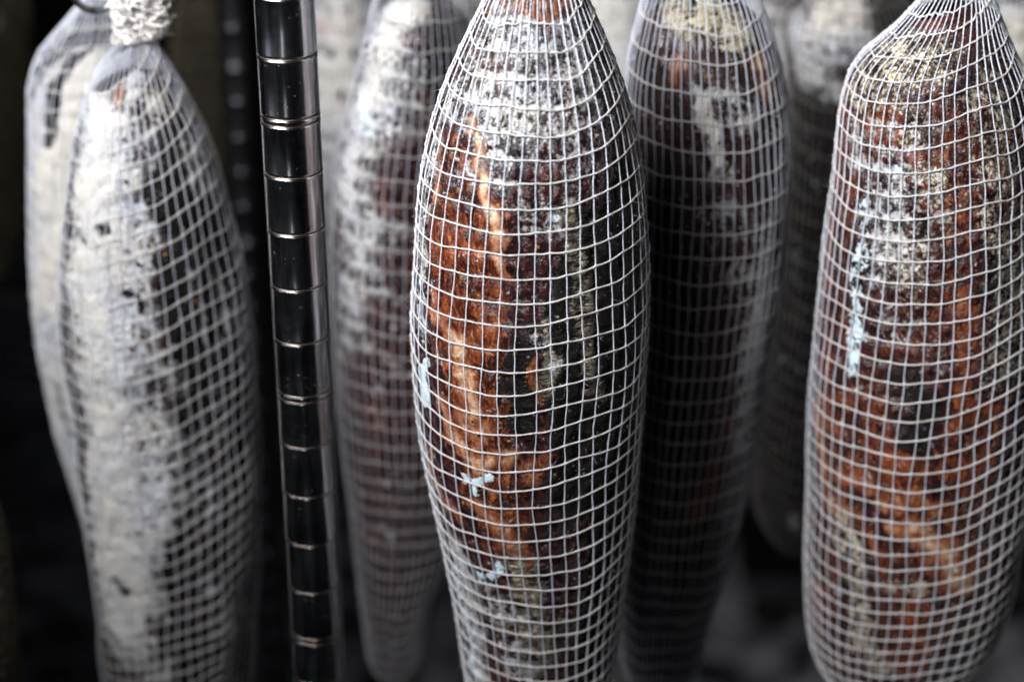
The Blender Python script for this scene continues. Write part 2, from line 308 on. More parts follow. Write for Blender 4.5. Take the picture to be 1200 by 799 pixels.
class MB:
    """collects quad pieces (verts, faces, uvs, material index) into one mesh"""
    def __init__(self):
        self.v, self.f, self.u, self.m, self.n = [], [], [], [], 0

    def add(self, v, f, u=None, mi=0):
        v = np.asarray(v, float).reshape(-1, 3)
        f = np.asarray(f, int).reshape(-1, 4)
        self.v.append(v)
        self.f.append(f + self.n)
        self.u.append(np.zeros((len(v), 2)) if u is None else np.asarray(u).reshape(-1, 2))
        self.m.append(np.full(len(f), mi))
        self.n += len(v)

    def tube(self, p, r, sides=6, closed=False, normal=None, mi=0):
        p = np.asarray(p, float)
        n = len(p)
        r = np.broadcast_to(np.asarray(r, float), (n,))
        if closed:
            t = np.roll(p, -1, 0) - np.roll(p, 1, 0)
        else:
            t = np.gradient(p, axis=0)
        t = t / (np.linalg.norm(t, axis=1, keepdims=True) + 1e-12)
        if normal is None:
            ref = np.array([0.31, 0.17, 0.94]) if abs(t[:, 2]).mean() < 0.8 else np.array([0.9, 0.4, 0.1])
            normal = np.broadcast_to(ref, p.shape)
        b = np.cross(t, normal)
        b /= np.linalg.norm(b, axis=1, keepdims=True) + 1e-12
        nn = np.cross(b, t)
        a = np.arange(sides) * 2 * math.pi / sides
        ring = (np.cos(a)[None, :, None] * nn[:, None, :] + np.sin(a)[None, :, None] * b[:, None, :]) * r[:, None, None]
        v = p[:, None, :] + ring
        L = np.concatenate([[0], np.cumsum(np.linalg.norm(np.diff(p, axis=0), axis=1))])
        u = np.stack([np.broadcast_to(L[:, None], (n, sides)), np.broadcast_to((a / (2 * math.pi))[None, :], (n, sides))], -1)
        rows = n if closed else n - 1
        i = np.arange(rows)[:, None]
        j = np.arange(sides)[None, :]
        i2, j2 = (i + 1) % n, (j + 1) % sides
        f = np.stack([i * sides + j, i2 * sides + j, i2 * sides + j2, i * sides + j2], -1)
        f = f[..., ::-1]
        self.add(v, f, u, mi)

    def lathe(self, rz, seg=48, centre=(0, 0), mi=0):
        rz = np.asarray(rz, float)
        a = np.arange(seg) * 2 * math.pi / seg
        v = np.stack([centre[0] + rz[:, 0, None] * np.cos(a), centre[1] + rz[:, 0, None] * np.sin(a),
                      np.broadcast_to(rz[:, 1, None], (len(rz), seg))], -1)
        i = np.arange(len(rz) - 1)[:, None]
        j = np.arange(seg)[None, :]
        j2 = (j + 1) % seg
        f = np.stack([i * seg + j, i * seg + j2, (i + 1) * seg + j2, (i + 1) * seg + j], -1)
        self.add(v, f, None, mi)

    def box(self, lo, hi, mi=0):
        x0, y0, z0 = lo
        x1, y1, z1 = hi
        v = [(x0, y0, z0), (x1, y0, z0), (x1, y1, z0), (x0, y1, z0), (x0, y0, z1), (x1, y0, z1), (x1, y1, z1), (x0, y1, z1)]
        f = [(0, 3, 2, 1), (4, 5, 6, 7), (0, 1, 5, 4), (1, 2, 6, 5), (2, 3, 7, 6), (3, 0, 4, 7)]
        self.add(v, f, None, mi)

    def build(self, name, mats, parent=None, smooth=True, origin=(0, 0, 0)):
        o = np.array(origin, float)
        me = mesh_from(name, np.concatenate(self.v) - o, np.concatenate(self.f), smooth, np.concatenate(self.u),
                       None, np.concatenate(self.m))
        for m in (mats if isinstance(mats, (list, tuple)) else [mats]):
            me.materials.append(m)
        return link(name, me, parent, origin if parent is None else (0, 0, 0))


def link(name, me, parent=None, loc=(0, 0, 0)):
    ob = bpy.data.objects.new(name, me)
    COL.objects.link(ob)
    ob.location = loc
    if parent is not None:
        ob.parent = parent
    return ob


def tag(o, label=None, cat=None, group=None, kind=None):
    for k, v in (('label', label), ('category', cat), ('group', group), ('kind', kind)):
        if v:
            o[k] = v
    return o


def empty(name, loc):
    o = bpy.data.objects.new(name, None)
    COL.objects.link(o)
    o.location = loc
    o.empty_display_size = 0.02
    return o


# ------------------------------------------------------------------ materials
class NT:
    def __init__(self, name):
        self.mat = bpy.data.materials.new(name)
        self.mat.use_nodes = True
        self.t = self.mat.node_tree
        self.b = self.t.nodes['Principled BSDF']

    def n(self, kind, **kw):
        nd = self.t.nodes.new(kind)
        for k, v in kw.items():
            setattr(nd, k, v)
        return nd

    def s(self, nd, key, val):
        if hasattr(val, 'is_linked') or isinstance(val, bpy.types.NodeSocket):
            self.t.links.new(val, nd.inputs[key])
        else:
            nd.inputs[key].default_value = val
        return nd

    def math(self, op, a, b=0.0, c=None, clamp=False):
        nd = self.n('ShaderNodeMath', operation=op, use_clamp=clamp)
        self.s(nd, 0, a)
        self.s(nd, 1, b)
        if c is not None:
            self.s(nd, 2, c)
        return nd.outputs[0]

    def noise(self, vec, scale, detail=3.0, rough=0.55, dist=0.0, color=False):
        nd = self.n('ShaderNodeTexNoise')
        self.s(nd, 'Vector', vec)
        nd.inputs['Scale'].default_value = scale
        nd.inputs['Detail'].default_value = detail
        nd.inputs['Roughness'].default_value = rough
        nd.inputs['Distortion'].default_value = dist
        return nd.outputs['Color' if color else 'Fac']

    def ramp(self, val, a, b, lo=0.0, hi=1.0):
        nd = self.n('ShaderNodeMapRange', interpolation_type='SMOOTHSTEP')
        self.s(nd, 'Value', val)
        for k, x in (('From Min', a), ('From Max', b), ('To Min', lo), ('To Max', hi)):
            self.s(nd, k, x)
        return nd.outputs[0]

    def mix(self, fac, a, b):
        nd = self.n('ShaderNodeMix', data_type='RGBA')
        self.s(nd, 0, fac)
        for idx, x in ((6, a), (7, b)):
            if isinstance(x, tuple) and len(x) == 3:
                x = x + (1,)
            self.s(nd, idx, x)
        return nd.outputs[2]

    def mixf(self, fac, a, b):
        nd = self.n('ShaderNodeMix', data_type='FLOAT')
        self.s(nd, 0, fac)
        self.s(nd, 2, a)
        self.s(nd, 3, b)
        return nd.outputs[0]

    def bump(self, h, strength, dist, normal=None):
        nd = self.n('ShaderNodeBump')
        nd.inputs['Strength'].default_value = strength
        nd.inputs['Distance'].default_value = dist
        self.s(nd, 'Height', h)
        if normal is not None:
            self.s(nd, 'Normal', normal)
        return nd.outputs[0]

    def out(self, **kw):
        for k, v in kw.items():
            k = k.replace('_', ' ')
            if isinstance(v, tuple) and len(v) == 3:
                v = v + (1,)
            self.s(self.b, k, v)
        return self.mat

    def coords(self):
        tc = self.n('ShaderNodeTexCoord')
        oi = self.n('ShaderNodeObjectInfo')
        off = self.math('MULTIPLY', oi.outputs['Random'], 37.0)
        va = self.n('ShaderNodeVectorMath', operation='ADD')
        self.s(va, 0, tc.outputs['Object'])
        self.s(va, 1, off)
        return va.outputs[0], tc


def meat_material():
    m = NT('cured_meat_crust')
    vec, tc = m.coords()
    A = m.n('ShaderNodeVertexColor', layer_name='mask_a')
    B = m.n('ShaderNodeVertexColor', layer_name='mask_b')
    sa = m.n('ShaderNodeSeparateColor')
    m.s(sa, 0, A.outputs['Color'])
    sb = m.n('ShaderNodeSeparateColor')
    m.s(sb, 0, B.outputs['Color'])
    fat, white, dark, grey = sa.outputs[0], sa.outputs[1], sa.outputs[2], A.outputs['Alpha']
    blue, cream, red = sb.outputs[0], sb.outputs[1], sb.outputs[2]
    # distance to the nearest thread of the net, for mould that clings to it
    uv = m.n('ShaderNodeSeparateXYZ')
    m.s(uv, 0, tc.outputs['UV'])
    pu = m.math('PINGPONG', uv.outputs[0], 0.5)
    pv = m.math('PINGPONG', uv.outputs[1], 0.5)
    near = m.ramp(m.math('MINIMUM', pu, pv), 0.0, 0.34, 1.0, 0.0)

    n_big = m.noise(vec, 60, 3, 0.6)
    n_mid = m.noise(vec, 190, 4, 0.62, 0.6)
    n_fine = m.noise(vec, 620, 4, 0.7)
    n_grit = m.noise(vec, 1500, 2, 0.6)
    # fibres running round the meat: stretched noise
    mp = m.n('ShaderNodeMapping')
    m.s(mp, 'Vector', vec)
    mp.inputs['Scale'].default_value = (1.0, 1.0, 4.5)
    fibre = m.noise(mp.outputs[0], 135, 6, 0.74, 1.6)
    mp2 = m.n('ShaderNodeMapping')
    m.s(mp2, 'Vector', vec)
    mp2.inputs['Scale'].default_value = (3.2, 3.2, 1.0)
    grain = m.noise(mp2.outputs[0], 130, 4, 0.65, 0.8)

    # lean: dark maroon with redder translucent places
    mot = m.math('ADD', m.math('MULTIPLY', n_mid, 0.6), m.math('MULTIPLY', n_fine, 0.4))
    lean = m.mix(m.ramp(mot, 0.40, 0.58), (0.004, 0.0015, 0.002), (0.045, 0.009, 0.009))
    lean = m.mix(m.ramp(mot, 0.60, 0.70), lean, (0.15, 0.05, 0.018))
    redc = m.mix(m.ramp(m.math('ADD', grain, m.math('MULTIPLY', m.math('SUBTRACT', n_big, 0.5), 0.8)), 0.36, 0.70), (0.020, 0.003, 0.002), (0.19, 0.038, 0.010))
    redc = m.mix(m.ramp(m.math('ADD', m.math('MULTIPLY', grain, 0.5), m.math('MULTIPLY', n_fine, 0.5)), 0.51, 0.66), redc, (0.38, 0.135, 0.036))
    redc = m.mix(m.ramp(mot, 0.46, 0.38), redc, (0.020, 0.004, 0.003))
    redf = m.ramp(m.math('ADD', red, m.math('MULTIPLY', m.math('SUBTRACT', n_mid, 0.5), 1.0)), 0.2, 0.75)
    c = m.mix(redf, lean, redc)
    # fat: amber to pale flesh
    fatc = m.mix(m.ramp(n_mid, 0.36, 0.64), (0.38, 0.17, 0.07), (0.63, 0.44, 0.29))
    fatc = m.mix(m.ramp(m.math('ADD', m.math('MULTIPLY', grain, 0.5), m.math('MULTIPLY', n_big, 0.5)), 0.46, 0.66, 0, 0.7), fatc, (0.26, 0.06, 0.02))
    ff = m.math('ADD', fat, m.math('MULTIPLY', m.math('SUBTRACT', n_mid, 0.5), 1.3))
    ff = m.math('ADD', ff, m.math('MULTIPLY', m.math('SUBTRACT', grain, 0.5), 0.9))
    fatf = m.ramp(ff, 0.40, 1.05)
    c = m.mix(m.ramp(ff, 0.12, 0.50), c, m.mix(m.ramp(n_fine, 0.35, 0.65), (0.13, 0.030, 0.011), (0.26, 0.085, 0.032)))
    c = m.mix(fatf, c, fatc)
    # dark crust; on some rear meats the mask paints shade instead
    df = m.math('ADD', dark, m.math('MULTIPLY', m.math('SUBTRACT', n_mid, 0.5), 1.0))
    darkf = m.ramp(df, 0.32, 0.72)
    c = m.mix(darkf, c, m.mix(m.ramp(fibre, 0.57, 0.70), m.mix(m.ramp(n_mid, 0.42, 0.62), (0.001, 0.0008, 0.0008), (0.007, 0.0035, 0.003)), (0.12, 0.10, 0.07)))
    # pepper and amber grains
    vor = m.n('ShaderNodeTexVoronoi')
    m.s(vor, 'Vector', vec)
    vor.inputs['Scale'].default_value = 260
    spk = m.ramp(vor.outputs['Distance'], 0.12, 0.24, 1.0, 0.0)
    vc = m.n('ShaderNodeSeparateColor')
    m.s(vc, 0, vor.outputs['Color'])
    spk_on = m.math('MULTIPLY', spk, m.ramp(vc.outputs[0], 0.86, 0.9))
    c = m.mix(spk_on, c, (0.40, 0.19, 0.04))
    pep_on = m.math('MULTIPLY', spk, m.ramp(vc.outputs[1], 0.86, 0.9))
    c = m.mix(pep_on, c, (0.012, 0.01, 0.009))
    # olive grey wiry mould
    gf = m.math('ADD', grey, m.math('MULTIPLY', m.math('SUBTRACT', fibre, 0.5), 2.8))
    gf = m.math('ADD', gf, m.math('MULTIPLY', m.math('SUBTRACT', n_mid, 0.5), 1.8))
    greyf = m.ramp(gf, 0.5, 0.95)
    greyc = m.mix(m.ramp(n_fine, 0.35, 0.65), (0.16, 0.13, 0.08), (0.58, 0.53, 0.39))
    c = m.mix(greyf, c, greyc)
    # cream mould
    cf = m.math('ADD', cream, m.math('MULTIPLY', m.math('SUBTRACT', n_mid, 0.5), 2.4))
    cf = m.math('ADD', cf, m.math('MULTIPLY', m.math('SUBTRACT', n_fine, 0.5), 2.2))
    creamf = m.ramp(cf, 0.42, 0.82)
    creamc = m.mix(m.ramp(n_fine, 0.35, 0.68), (0.30, 0.24, 0.14), (0.62, 0.57, 0.45))
    c = m.mix(creamf, c, creamc)
    # white powder, thicker along the threads
    wf = m.math('ADD', white, m.math('MULTIPLY', m.math('SUBTRACT', n_mid, 0.5), 2.0))
    wf = m.math('ADD', wf, m.math('MULTIPLY', m.math('SUBTRACT', n_fine, 0.5), 2.0))
    wf = m.math('ADD', wf, m.math('MULTIPLY', m.math('MULTIPLY', near, 0.42), m.ramp(white, 0.15, 0.5)))
    whitef = m.ramp(wf, 0.46, 0.92)
    whitec = m.mix(m.ramp(n_big, 0.35, 0.65), (0.50, 0.52, 0.56), (0.60, 0.58, 0.54))
    whitec = m.mix(m.ramp(n_fine, 0.30, 0.62, 0.55, 0.0), whitec, (0.25, 0.23, 0.22))
    whitec = m.mix(m.ramp(cream, 0.1, 0.7, 0.0, 0.75), whitec, (0.62, 0.585, 0.515))
    c = m.mix(whitef, c, whitec)
    # pale blue mould patches
    bf = m.math('ADD', blue, m.math('MULTIPLY', m.math('SUBTRACT', n_mid, 0.5), 2.6))
    bf = m.math('ADD', bf, m.math('MULTIPLY', m.math('SUBTRACT', n_fine, 0.5), 1.8))
    bluef = m.ramp(bf, 0.45, 0.62)
    c = m.mix(bluef, c, (0.55, 0.67, 0.72))

    mould = m.math('MAXIMUM', m.math('MAXIMUM', whitef, bluef), m.math('MAXIMUM', greyf, creamf))
    rough = m.mixf(mould, m.ramp(n_mid, 0.3, 0.7, 0.08, 0.24), 0.95)
    spec = m.mixf(mould, m.mixf(darkf, 0.5, 0.2), 0.08)
    h_wet = m.math('ADD', m.math('MULTIPLY', n_mid, 0.30), m.math('MULTIPLY', n_fine, 0.20))
    h_wet = m.math('ADD', h_wet, m.math('MULTIPLY', n_grit, 0.15))
    h_wet = m.math('ADD', h_wet, m.math('MULTIPLY', m.math('MULTIPLY', fibre, darkf), 0.6))
    h_dry = m.math('ADD', m.math('MULTIPLY', n_mid, 0.6), m.math('MULTIPLY', n_fine, 0.45))
    h_dry = m.math('ADD', h_dry, m.math('MULTIPLY', n_grit, 0.3))
    nrm = m.bump(m.mixf(mould, h_wet, m.math('ADD', h_dry, 0.2)), 0.9, 0.0022)
    m.out(Base_Color=c, Roughness=rough, Normal=nrm)
    m.s(m.b, 'Specular IOR Level', spec)
    m.s(m.b, 'Coat Weight', m.mixf(m.math('MAXIMUM', mould, m.math('MULTIPLY', darkf, 0.7)), 0.3, 0.0))
    m.s(m.b, 'Coat Roughness', 0.08)
    return m.mat


def thread_material(name, base, stain, stain_lo=0.5, stain_hi=0.75):
    m = NT(name)
    vec, tc = m.coords()
    uv = m.n('ShaderNodeSeparateXYZ')
    m.s(uv, 0, tc.outputs['UV'])
    # two ply twist
    ph = m.math('ADD', m.math('MULTIPLY', uv.outputs[0], 3400.0), m.math('MULTIPLY', uv.outputs[1], 12.566))
    tw = m.math('SINE', ph)
    st = m.noise(vec, 95, 3, 0.6)
    fz = m.noise(vec, 2600, 2, 0.6)
    c = m.mix(m.ramp(st, stain_lo, stain_hi, 0, 0.8), base, stain)
    sp = m.noise(vec, 420, 3, 0.65)
    c = m.mix(m.ramp(sp, 0.52, 0.68, 0.0, 0.6), c, stain)
    c = m.mix(m.ramp(fz, 0.3, 0.7, 0.0, 0.3), c, tuple(x * 0.62 for x in base))
    h = m.math('ADD', m.math('MULTIPLY', tw, 0.5), m.math('MULTIPLY', fz, 0.6))
    m.out(Base_Color=c, Roughness=0.75, Normal=m.bump(h, 0.7, 0.0004))
    m.s(m.b, 'Specular IOR Level', 0.25)
    m.s(m.b, 'Subsurface Weight', 0.0)
    return m.mat


MEAT = meat_material()
RING = thread_material('white_cotton_thread', (0.80, 0.78, 0.76), (0.54, 0.48, 0.40))
WARP = thread_material('bluish_white_thread', (0.70, 0.74, 0.84), (0.52, 0.50, 0.48))
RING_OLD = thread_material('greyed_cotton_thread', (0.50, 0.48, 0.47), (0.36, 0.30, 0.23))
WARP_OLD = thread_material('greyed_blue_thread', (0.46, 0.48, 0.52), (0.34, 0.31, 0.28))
RING_MID = thread_material('shaded_cotton_thread', (0.44, 0.42, 0.41), (0.30, 0.26, 0.20))  # darkened pair: weak light on the behind-left meat put into the colour
WARP_MID = thread_material('shaded_blue_thread', (0.45, 0.47, 0.53), (0.33, 0.31, 0.30))
RING_DIM = thread_material('shaded_dark_thread', (0.15, 0.14, 0.135), (0.09, 0.08, 0.065))  # near-black thread, shade on the meat behind put into its colour
OLIVE = thread_material('shaded_olive_thread', (0.20, 0.17, 0.11), (0.10, 0.08, 0.05))  # yellowish thread darkened for shade on the edge and far-left meats


def steel_material(name, base, rough, scratch=True):
    m = NT(name)
    vec, tc = m.coords()
    mp = m.n('ShaderNodeMapping')
    m.s(mp, 'Vector', vec)
    mp.inputs['Scale'].default_value = (1, 1, 0.07)
    st = m.noise(mp.outputs[0], 900, 3, 0.6)
    bl = m.noise(vec, 70, 4, 0.65)
    sp = m.noise(vec, 700, 3, 0.6)
    c = m.mix(m.ramp(bl, 0.5, 0.75, 0, 0.3), base, tuple(x * 0.6 for x in base))
    spot = m.math('MULTIPLY', m.ramp(sp, 0.66, 0.74), m.ramp(bl, 0.45, 0.65))
    c = m.mix(spot, c, (0.20, 0.075, 0.03))
    refl_streak = m.noise(mp.outputs[0], 260, 3, 0.6)
    c = m.mix(m.ramp(refl_streak, 0.45, 0.62, 0, 0.75), c, tuple(x * 0.25 for x in base))  # dark upright streaks in the colour stand in for reflections
    r = m.math('ADD', m.ramp(bl, 0.3, 0.75, rough, rough + 0.06), m.math('MULTIPLY', spot, 0.4))
    m.out(Base_Color=c, Roughness=r, Metallic=m.math('SUBTRACT', 1.0, m.math('MULTIPLY', spot, 0.7)),
          Normal=m.bump(m.math('ADD', st, m.math('MULTIPLY', sp, 0.5)), 0.06, 0.0004))
    return m.mat


CHROME = steel_material('worn_chrome', (0.60, 0.61, 0.64), 0.17)
BRASS = steel_material('tarnished_groove', (0.40, 0.30, 0.23), 0.36)
DIMSTEEL = steel_material('dimmed_steel', (0.10, 0.10, 0.11), 0.34)  # darkened steel colour that dims the glints on the far post
DARKSTEEL = steel_material('dull_steel', (0.30, 0.30, 0.32), 0.32)


def plain_material(name, a, b, scale, rough=0.85, bump=0.3, dist=0.003, spec=0.3):
    m = NT(name)
    vec, tc = m.coords()
    n1 = m.noise(vec, scale, 5, 0.62, 0.4)
    n2 = m.noise(vec, scale * 9, 3, 0.6)
    c = m.mix(m.ramp(n1, 0.38, 0.64), a, b)
    m.out(Base_Color=c, Roughness=rough, Normal=m.bump(m.math('ADD', n1, m.math('MULTIPLY', n2, 0.4)), bump, dist))
    m.s(m.b, 'Specular IOR Level', spec)
    return m.mat


# ------------------------------------------------------------------ the setting
def sheet(name, mat, lo, hi):
    b = MB()
    b.box(lo, hi)
    o = b.build(name, mat, smooth=False)
    o['kind'] = 'structure'
    return o


FLOORM = plain_material('mottled_concrete', (0.02, 0.02, 0.023), (0.55, 0.56, 0.60), 10, 0.45, 0.3, 0.004)  # concrete mottled dark and pale at random
WALLM = plain_material('dark_plaster', (0.012, 0.010, 0.008), (0.035, 0.029, 0.022), 2.5, 0.95, 0.4, 0.01)  # near-black brown plaster
sheet('floor', FLOORM, (-3.2, -2.4, -0.1), (3.2, 2.9, 0.0))
sheet('wall_back', WALLM, (-3.2, 2.9, 0.0), (3.2, 3.05, 3.2))

# ------------------------------------------------------------------ cured meats in netting
Z_KNOT = {}


def make_meat(key, label, n_warp, pitch, dome_top, dome_len, res=(150, 170), sides=5, seg=1.0, rings_mat=None, warp_mat=None,
              white=0.12, dark=0.25, red=0.2, thread=1.0, lump=1.0, inset=1.0, sag=0.010, tilt=0.0, group=None, seed=1,
              squash=0.97, top_knot=True, bottom_dome=0.045, fuzz=0):
    Y0, rows = PROFILE[key]
    tab = np.array(rows)
    zb, zt = tab[0, 0], tab[-1, 0]
    zz = np.linspace(zb, zt, 400)
    k = np.exp(-np.linspace(-2, 2, 25) ** 2)
    k /= k.sum()

    def smooth(a):
        return np.convolve(np.concatenate([2 * a[0] - a[12:0:-1], a, 2 * a[-1] - a[-2:-14:-1]]), k, 'valid')
    cx_t = smooth(np.interp(zz, tab[:, 0], tab[:, 1]))
    r_t = np.maximum(smooth(np.interp(zz, tab[:, 0], tab[:, 2])), 0.0015)
    # round the bottom end off
    tb = np.clip((zz - zb) / bottom_dome, 0, 1)
    r_t = r_t * np.sqrt(np.clip(1 - (1 - tb) ** 2.2, 0.0004, 1))
    arc = np.concatenate([[0], np.cumsum(np.hypot(np.diff(zz), np.diff(r_t)))])
    total = arc[-1]
    vco = np.concatenate([[0], np.cumsum(np.diff(arc) / (pitch * (0.84 + 0.40 * 0.5 * (arc[1:] + arc[:-1]) / total)))])
    rs = np.random.default_rng(seed)
    so = seed * 13.7

    def surf(th, s, off=0.0, body=False):
        """th: angle from the front (-y) towards +x; s: arc length from the bottom"""
        z = np.interp(s, arc, zz)
        c1, s1 = np.sin(th), -np.cos(th)
        # the net is dragged a little out of square
        th2 = th + 0.05 * noise(c1 * 1.3 + so, s1 * 1.3, z * 12) + 0.010 * noise(c1 * 3 + so, s1 * 3, z * 30)
        z2 = z + tilt * c1 + 0.003 * noise(c1 * 1.2, s1 * 1.2 + so, z * 12) + 0.0006 * noise(c1 * 3, s1 * 3 + so, z * 40)
        z2 = np.clip(z2 + sag * 0.5 * (s1), zb, zt)
        r = np.interp(z2, zz, r_t)
        cx = np.interp(z2, zz, cx_t)
        d1, d2 = np.sin(th2), -np.cos(th2)
        lu = 0.045 * noise(d1 * 1.1 + so, d2 * 1.1, z2 * 13) + 0.03 * noise(d1 * 2.3, d2 * 2.3 + so, z2 * 26)
        f = sstep(zt, zt - 0.10, z2)
        rr = r * (1 + lump * lu * f * (1 - 0.5 * np.abs(d1) ** 3))
        if body:
            zd0, zd1 = dome_top - dome_len, dome_top
            q = np.clip((z2 - zd0) / (zd1 - zd0), 0, 1)
            rd = np.interp(zd0, zz, r_t) * np.sqrt(np.clip(1 - q ** 2.3, 0.0006, 1))
            rr = np.where(z2 > zd0, np.minimum(rr, rd), rr)
        rr = rr + off
        x = cx + d1 * rr
        y = Y0 + d2 * rr * squash
        return np.stack([x, y, z2], -1), np.stack([d1, d2, np.zeros_like(d1)], -1), th2, rr

    base = (float(np.interp(zb, zz, cx_t)), Y0, float(zb))
    root = empty('cured_meat', base)
    bo = np.array(base)
    # ---- the meat itself
    nt, ns = res
    s_top = np.interp(dome_top + 0.006, zz, arc)
    th = np.linspace(0, 2 * math.pi, nt + 1)[None, :]      # seam at the back is not needed: start at the back
    th = th - math.pi
    ss = np.linspace(0.0004, s_top, ns)[:, None]
    TH, SS = np.broadcast_arrays(th, ss)
    p0, nrm, th2, rr = surf(TH, SS, 0.0, True)
    X, Yp, Z = p0[..., 0], p0[..., 1], p0[..., 2]
    n1 = fbm(X * 45 + so, Yp * 45, Z * 45, 3)
    n2 = fbm(X * 150 + so, Yp * 150, Z * 150, 3)
    ph = np.degrees((th2 + math.pi) % (2 * math.pi) - math.pi)
    mask = {q: np.zeros_like(X) for q in ('fat', 'white', 'dark', 'grey', 'blue', 'cream', 'red')}
    mask['white'] += white + (0.40 if key.startswith('left') else 0.24) * n1 + (0.14 * n2 if key.startswith('left') else 0.0)
    mask['dark'] += dark - 0.25 * n1 + 0.15 * n2
    mask['red'] += red + 0.3 * noise(X * 60, Yp * 60 + so, Z * 25)
    mask['fat'] += 0.15 * noise(X * 70, Yp * 70, Z * 22 + so) - 0.12
    wx = 0.004 * noise(X * 90, Yp * 90, Z * 90 + so)
    wz = 0.006 * noise(X * 90 + so, Yp * 90, Z * 90)
    for kind, w, st, path in PATCH.get(key, []):
        best = np.full_like(X, 9.0)
        q = [(math.radians(a) * 1.0, z) for a, z in path]
        rloc = np.maximum(rr, 0.01)
        for i in range(max(1, len(q) - 1)):
            a, b = q[i], q[min(i + 1, len(q) - 1)]
            ax, az = a[0] * rloc, a[1]
            bx, bz = b[0] * rloc, b[1]
            px, pz = np.radians(ph) * rloc + wx, Z + wz
            dx, dz = bx - ax, bz - az
            t = np.clip(((px - ax) * dx + (pz - az) * dz) / (dx * dx + dz * dz + 1e-9), 0, 1)
            best = np.minimum(best, np.hypot(px - ax - t * dx, pz - az - t * dz))
        fall = st * (sstep(w * 1.9, w * 0.1, best) if kind == 'fat' else sstep(w * 2.0, w * 0.1, best) if kind == 'white' else sstep(w * 1.35, w * 0.45, best))
        if kind == 'dark':
            if key.startswith('left'):
                mask['white'] = mask['white'] * (1 - np.clip(fall, 0, 1)) - 0.25 * fall
                mask['cream'] = mask['cream'] * (1 - np.clip(fall, 0, 1))
            else:
                mask['white'] -= 0.38 * fall
            mask['fat'] -= 0.4 * fall
            mask['red'] -= 0.5 * fall
        if kind in ('white', 'cream', 'blue', 'grey', 'red'):
            mask['dark'] -= 0.5 * fall * (0.2 if kind == 'grey' else 1)
        if kind == 'fat':
            mask['dark'] -= 0.8 * fall
            mask['white'] -= (1.2 if key == 'left' else 0.25) * fall
        mask[kind] = np.maximum(mask[kind], fall + 0.0) if kind != 'white' else mask['white'] + fall
    # real relief: folds, grain, thick mould standing up to the net
    depth = 0.0018 * inset * (0.45 + 0.6 * n1) + 0.0007 * n2 + 0.0005
    depth = np.clip(depth, 0.0002, 0.006)
    cu = np.abs(np.sin(np.pi * TH * n_warp / (2 * math.pi)))
    cv = np.abs(np.sin(np.pi * np.interp(SS, arc, vco)))
    bulge = (cu * cv) ** 0.6
    depth = depth + 0.0003 - 0.0017 * bulge * (0.75 + 0.5 * n2)
    fill = 0.45 * np.clip(mask['blue'], 0, 1) + np.clip(mask['white'] - 0.60 + 0.4 * n2 + 0.2 * n1, 0, 1) * 1.0
    depth = depth * (1 - np.clip(fill, 0, 1)) + np.clip(fill, 0, 1) * (-0.0012 * np.clip(fill, 0, 1))
    depth = depth + np.clip(mask['dark'], 0, 1) * np.clip(0.6 - mask['white'], 0, 1) * 0.0012
    p, _, _, _ = surf(TH, SS, -depth, True)
    # close the seam exactly
    p = p[:, :-1]
    flat = p.reshape(-1, 3)
    i = np.arange(ns - 1)[:, None]
    j = np.arange(nt)[None, :]
    j2 = (j + 1) % nt
    faces = np.stack([i * nt + j, i * nt + j2, (i + 1) * nt + j2, (i + 1) * nt + j], -1).reshape(-1, 4)
    U = TH[:, :-1] * n_warp / (2 * math.pi)
    V = np.interp(SS[:, :-1], arc, vco)
    uv = np.stack([U, V], -1).reshape(-1, 2)
    g = lambda q: np.clip(mask[q][:, :-1], 0, 1.5).reshape(-1)
    attrs = {'mask_a': np.stack([g('fat'), g('white'), g('dark'), g('grey')], -1),
             'mask_b': np.stack([g('blue'), g('cream'), g('red'), np.ones(nt * ns)], -1)}
    me = mesh_from('meat', flat - bo, faces, True, uv, attrs)
    me.materials.append(MEAT)
    link('meat', me, root)

    # ---- netting: upright warp threads and rings
    nb = MB()
    rw, rr_ = 0.00031 * thread, 0.00038 * thread
    n_s = int(total / 0.0022 * seg)
    s_line = np.linspace(0.002, total, n_s)
    for a in range(n_warp):
        t0 = 2 * math.pi * a / n_warp
        tw = t0 + 0.020 * noise(a * 3.3 + so, s_line * 30, 0.5) + 0.008 * noise(a * 5.3 + so, s_line * 75, 2.5) + 0.006 * noise(a * 7.1, s_line * 170, so)
        pp, nn, _, rad = surf(tw, s_line, rw * 0.5)
        # keep a bundle, not a point, at the tie
        vfr = np.interp(s_line, arc, vco) % 1.0
        knot = np.exp(-((np.minimum(vfr, 1 - vfr)) / 0.10) ** 2)
        nb.tube(pp - bo, rw * (0.92 + 0.25 * knot + 0.12 * noise(a * 1.7, s_line * 300, so)), sides, False, nn, 1)
    jn = int(vco[-1])
    n_t = int(n_warp * 5 * seg)
    t_line = np.linspace(0, 2 * math.pi, n_t, endpoint=False)
    cx_, sx_ = np.cos(t_line), np.sin(t_line)
    for b in range(1, jn + 1):
        s0 = float(np.interp(b, vco, arc))
        rad0 = float(np.interp(s0, arc, r_t))
        if rad0 < 0.010:
            continue
        crump = sstep(0.034, 0.012, rad0)
        ufr = (t_line * n_warp / (2 * math.pi)) % 1.0
        nearw = np.minimum(ufr, 1 - ufr)
        sl = s0 + 0.00045 * noise(cx_ * 6, sx_ * 6, b * 5.1 + so) + 0.0012 * crump * noise(cx_ * 9, sx_ * 9, b * 3.1 + so) \
            - 0.00030 * np.sin(np.pi * ufr) + 0.0012 * noise(cx_ * 1.7, sx_ * 1.7, b * 9.7 + so)
        sl = np.clip(sl, 0.001, total)
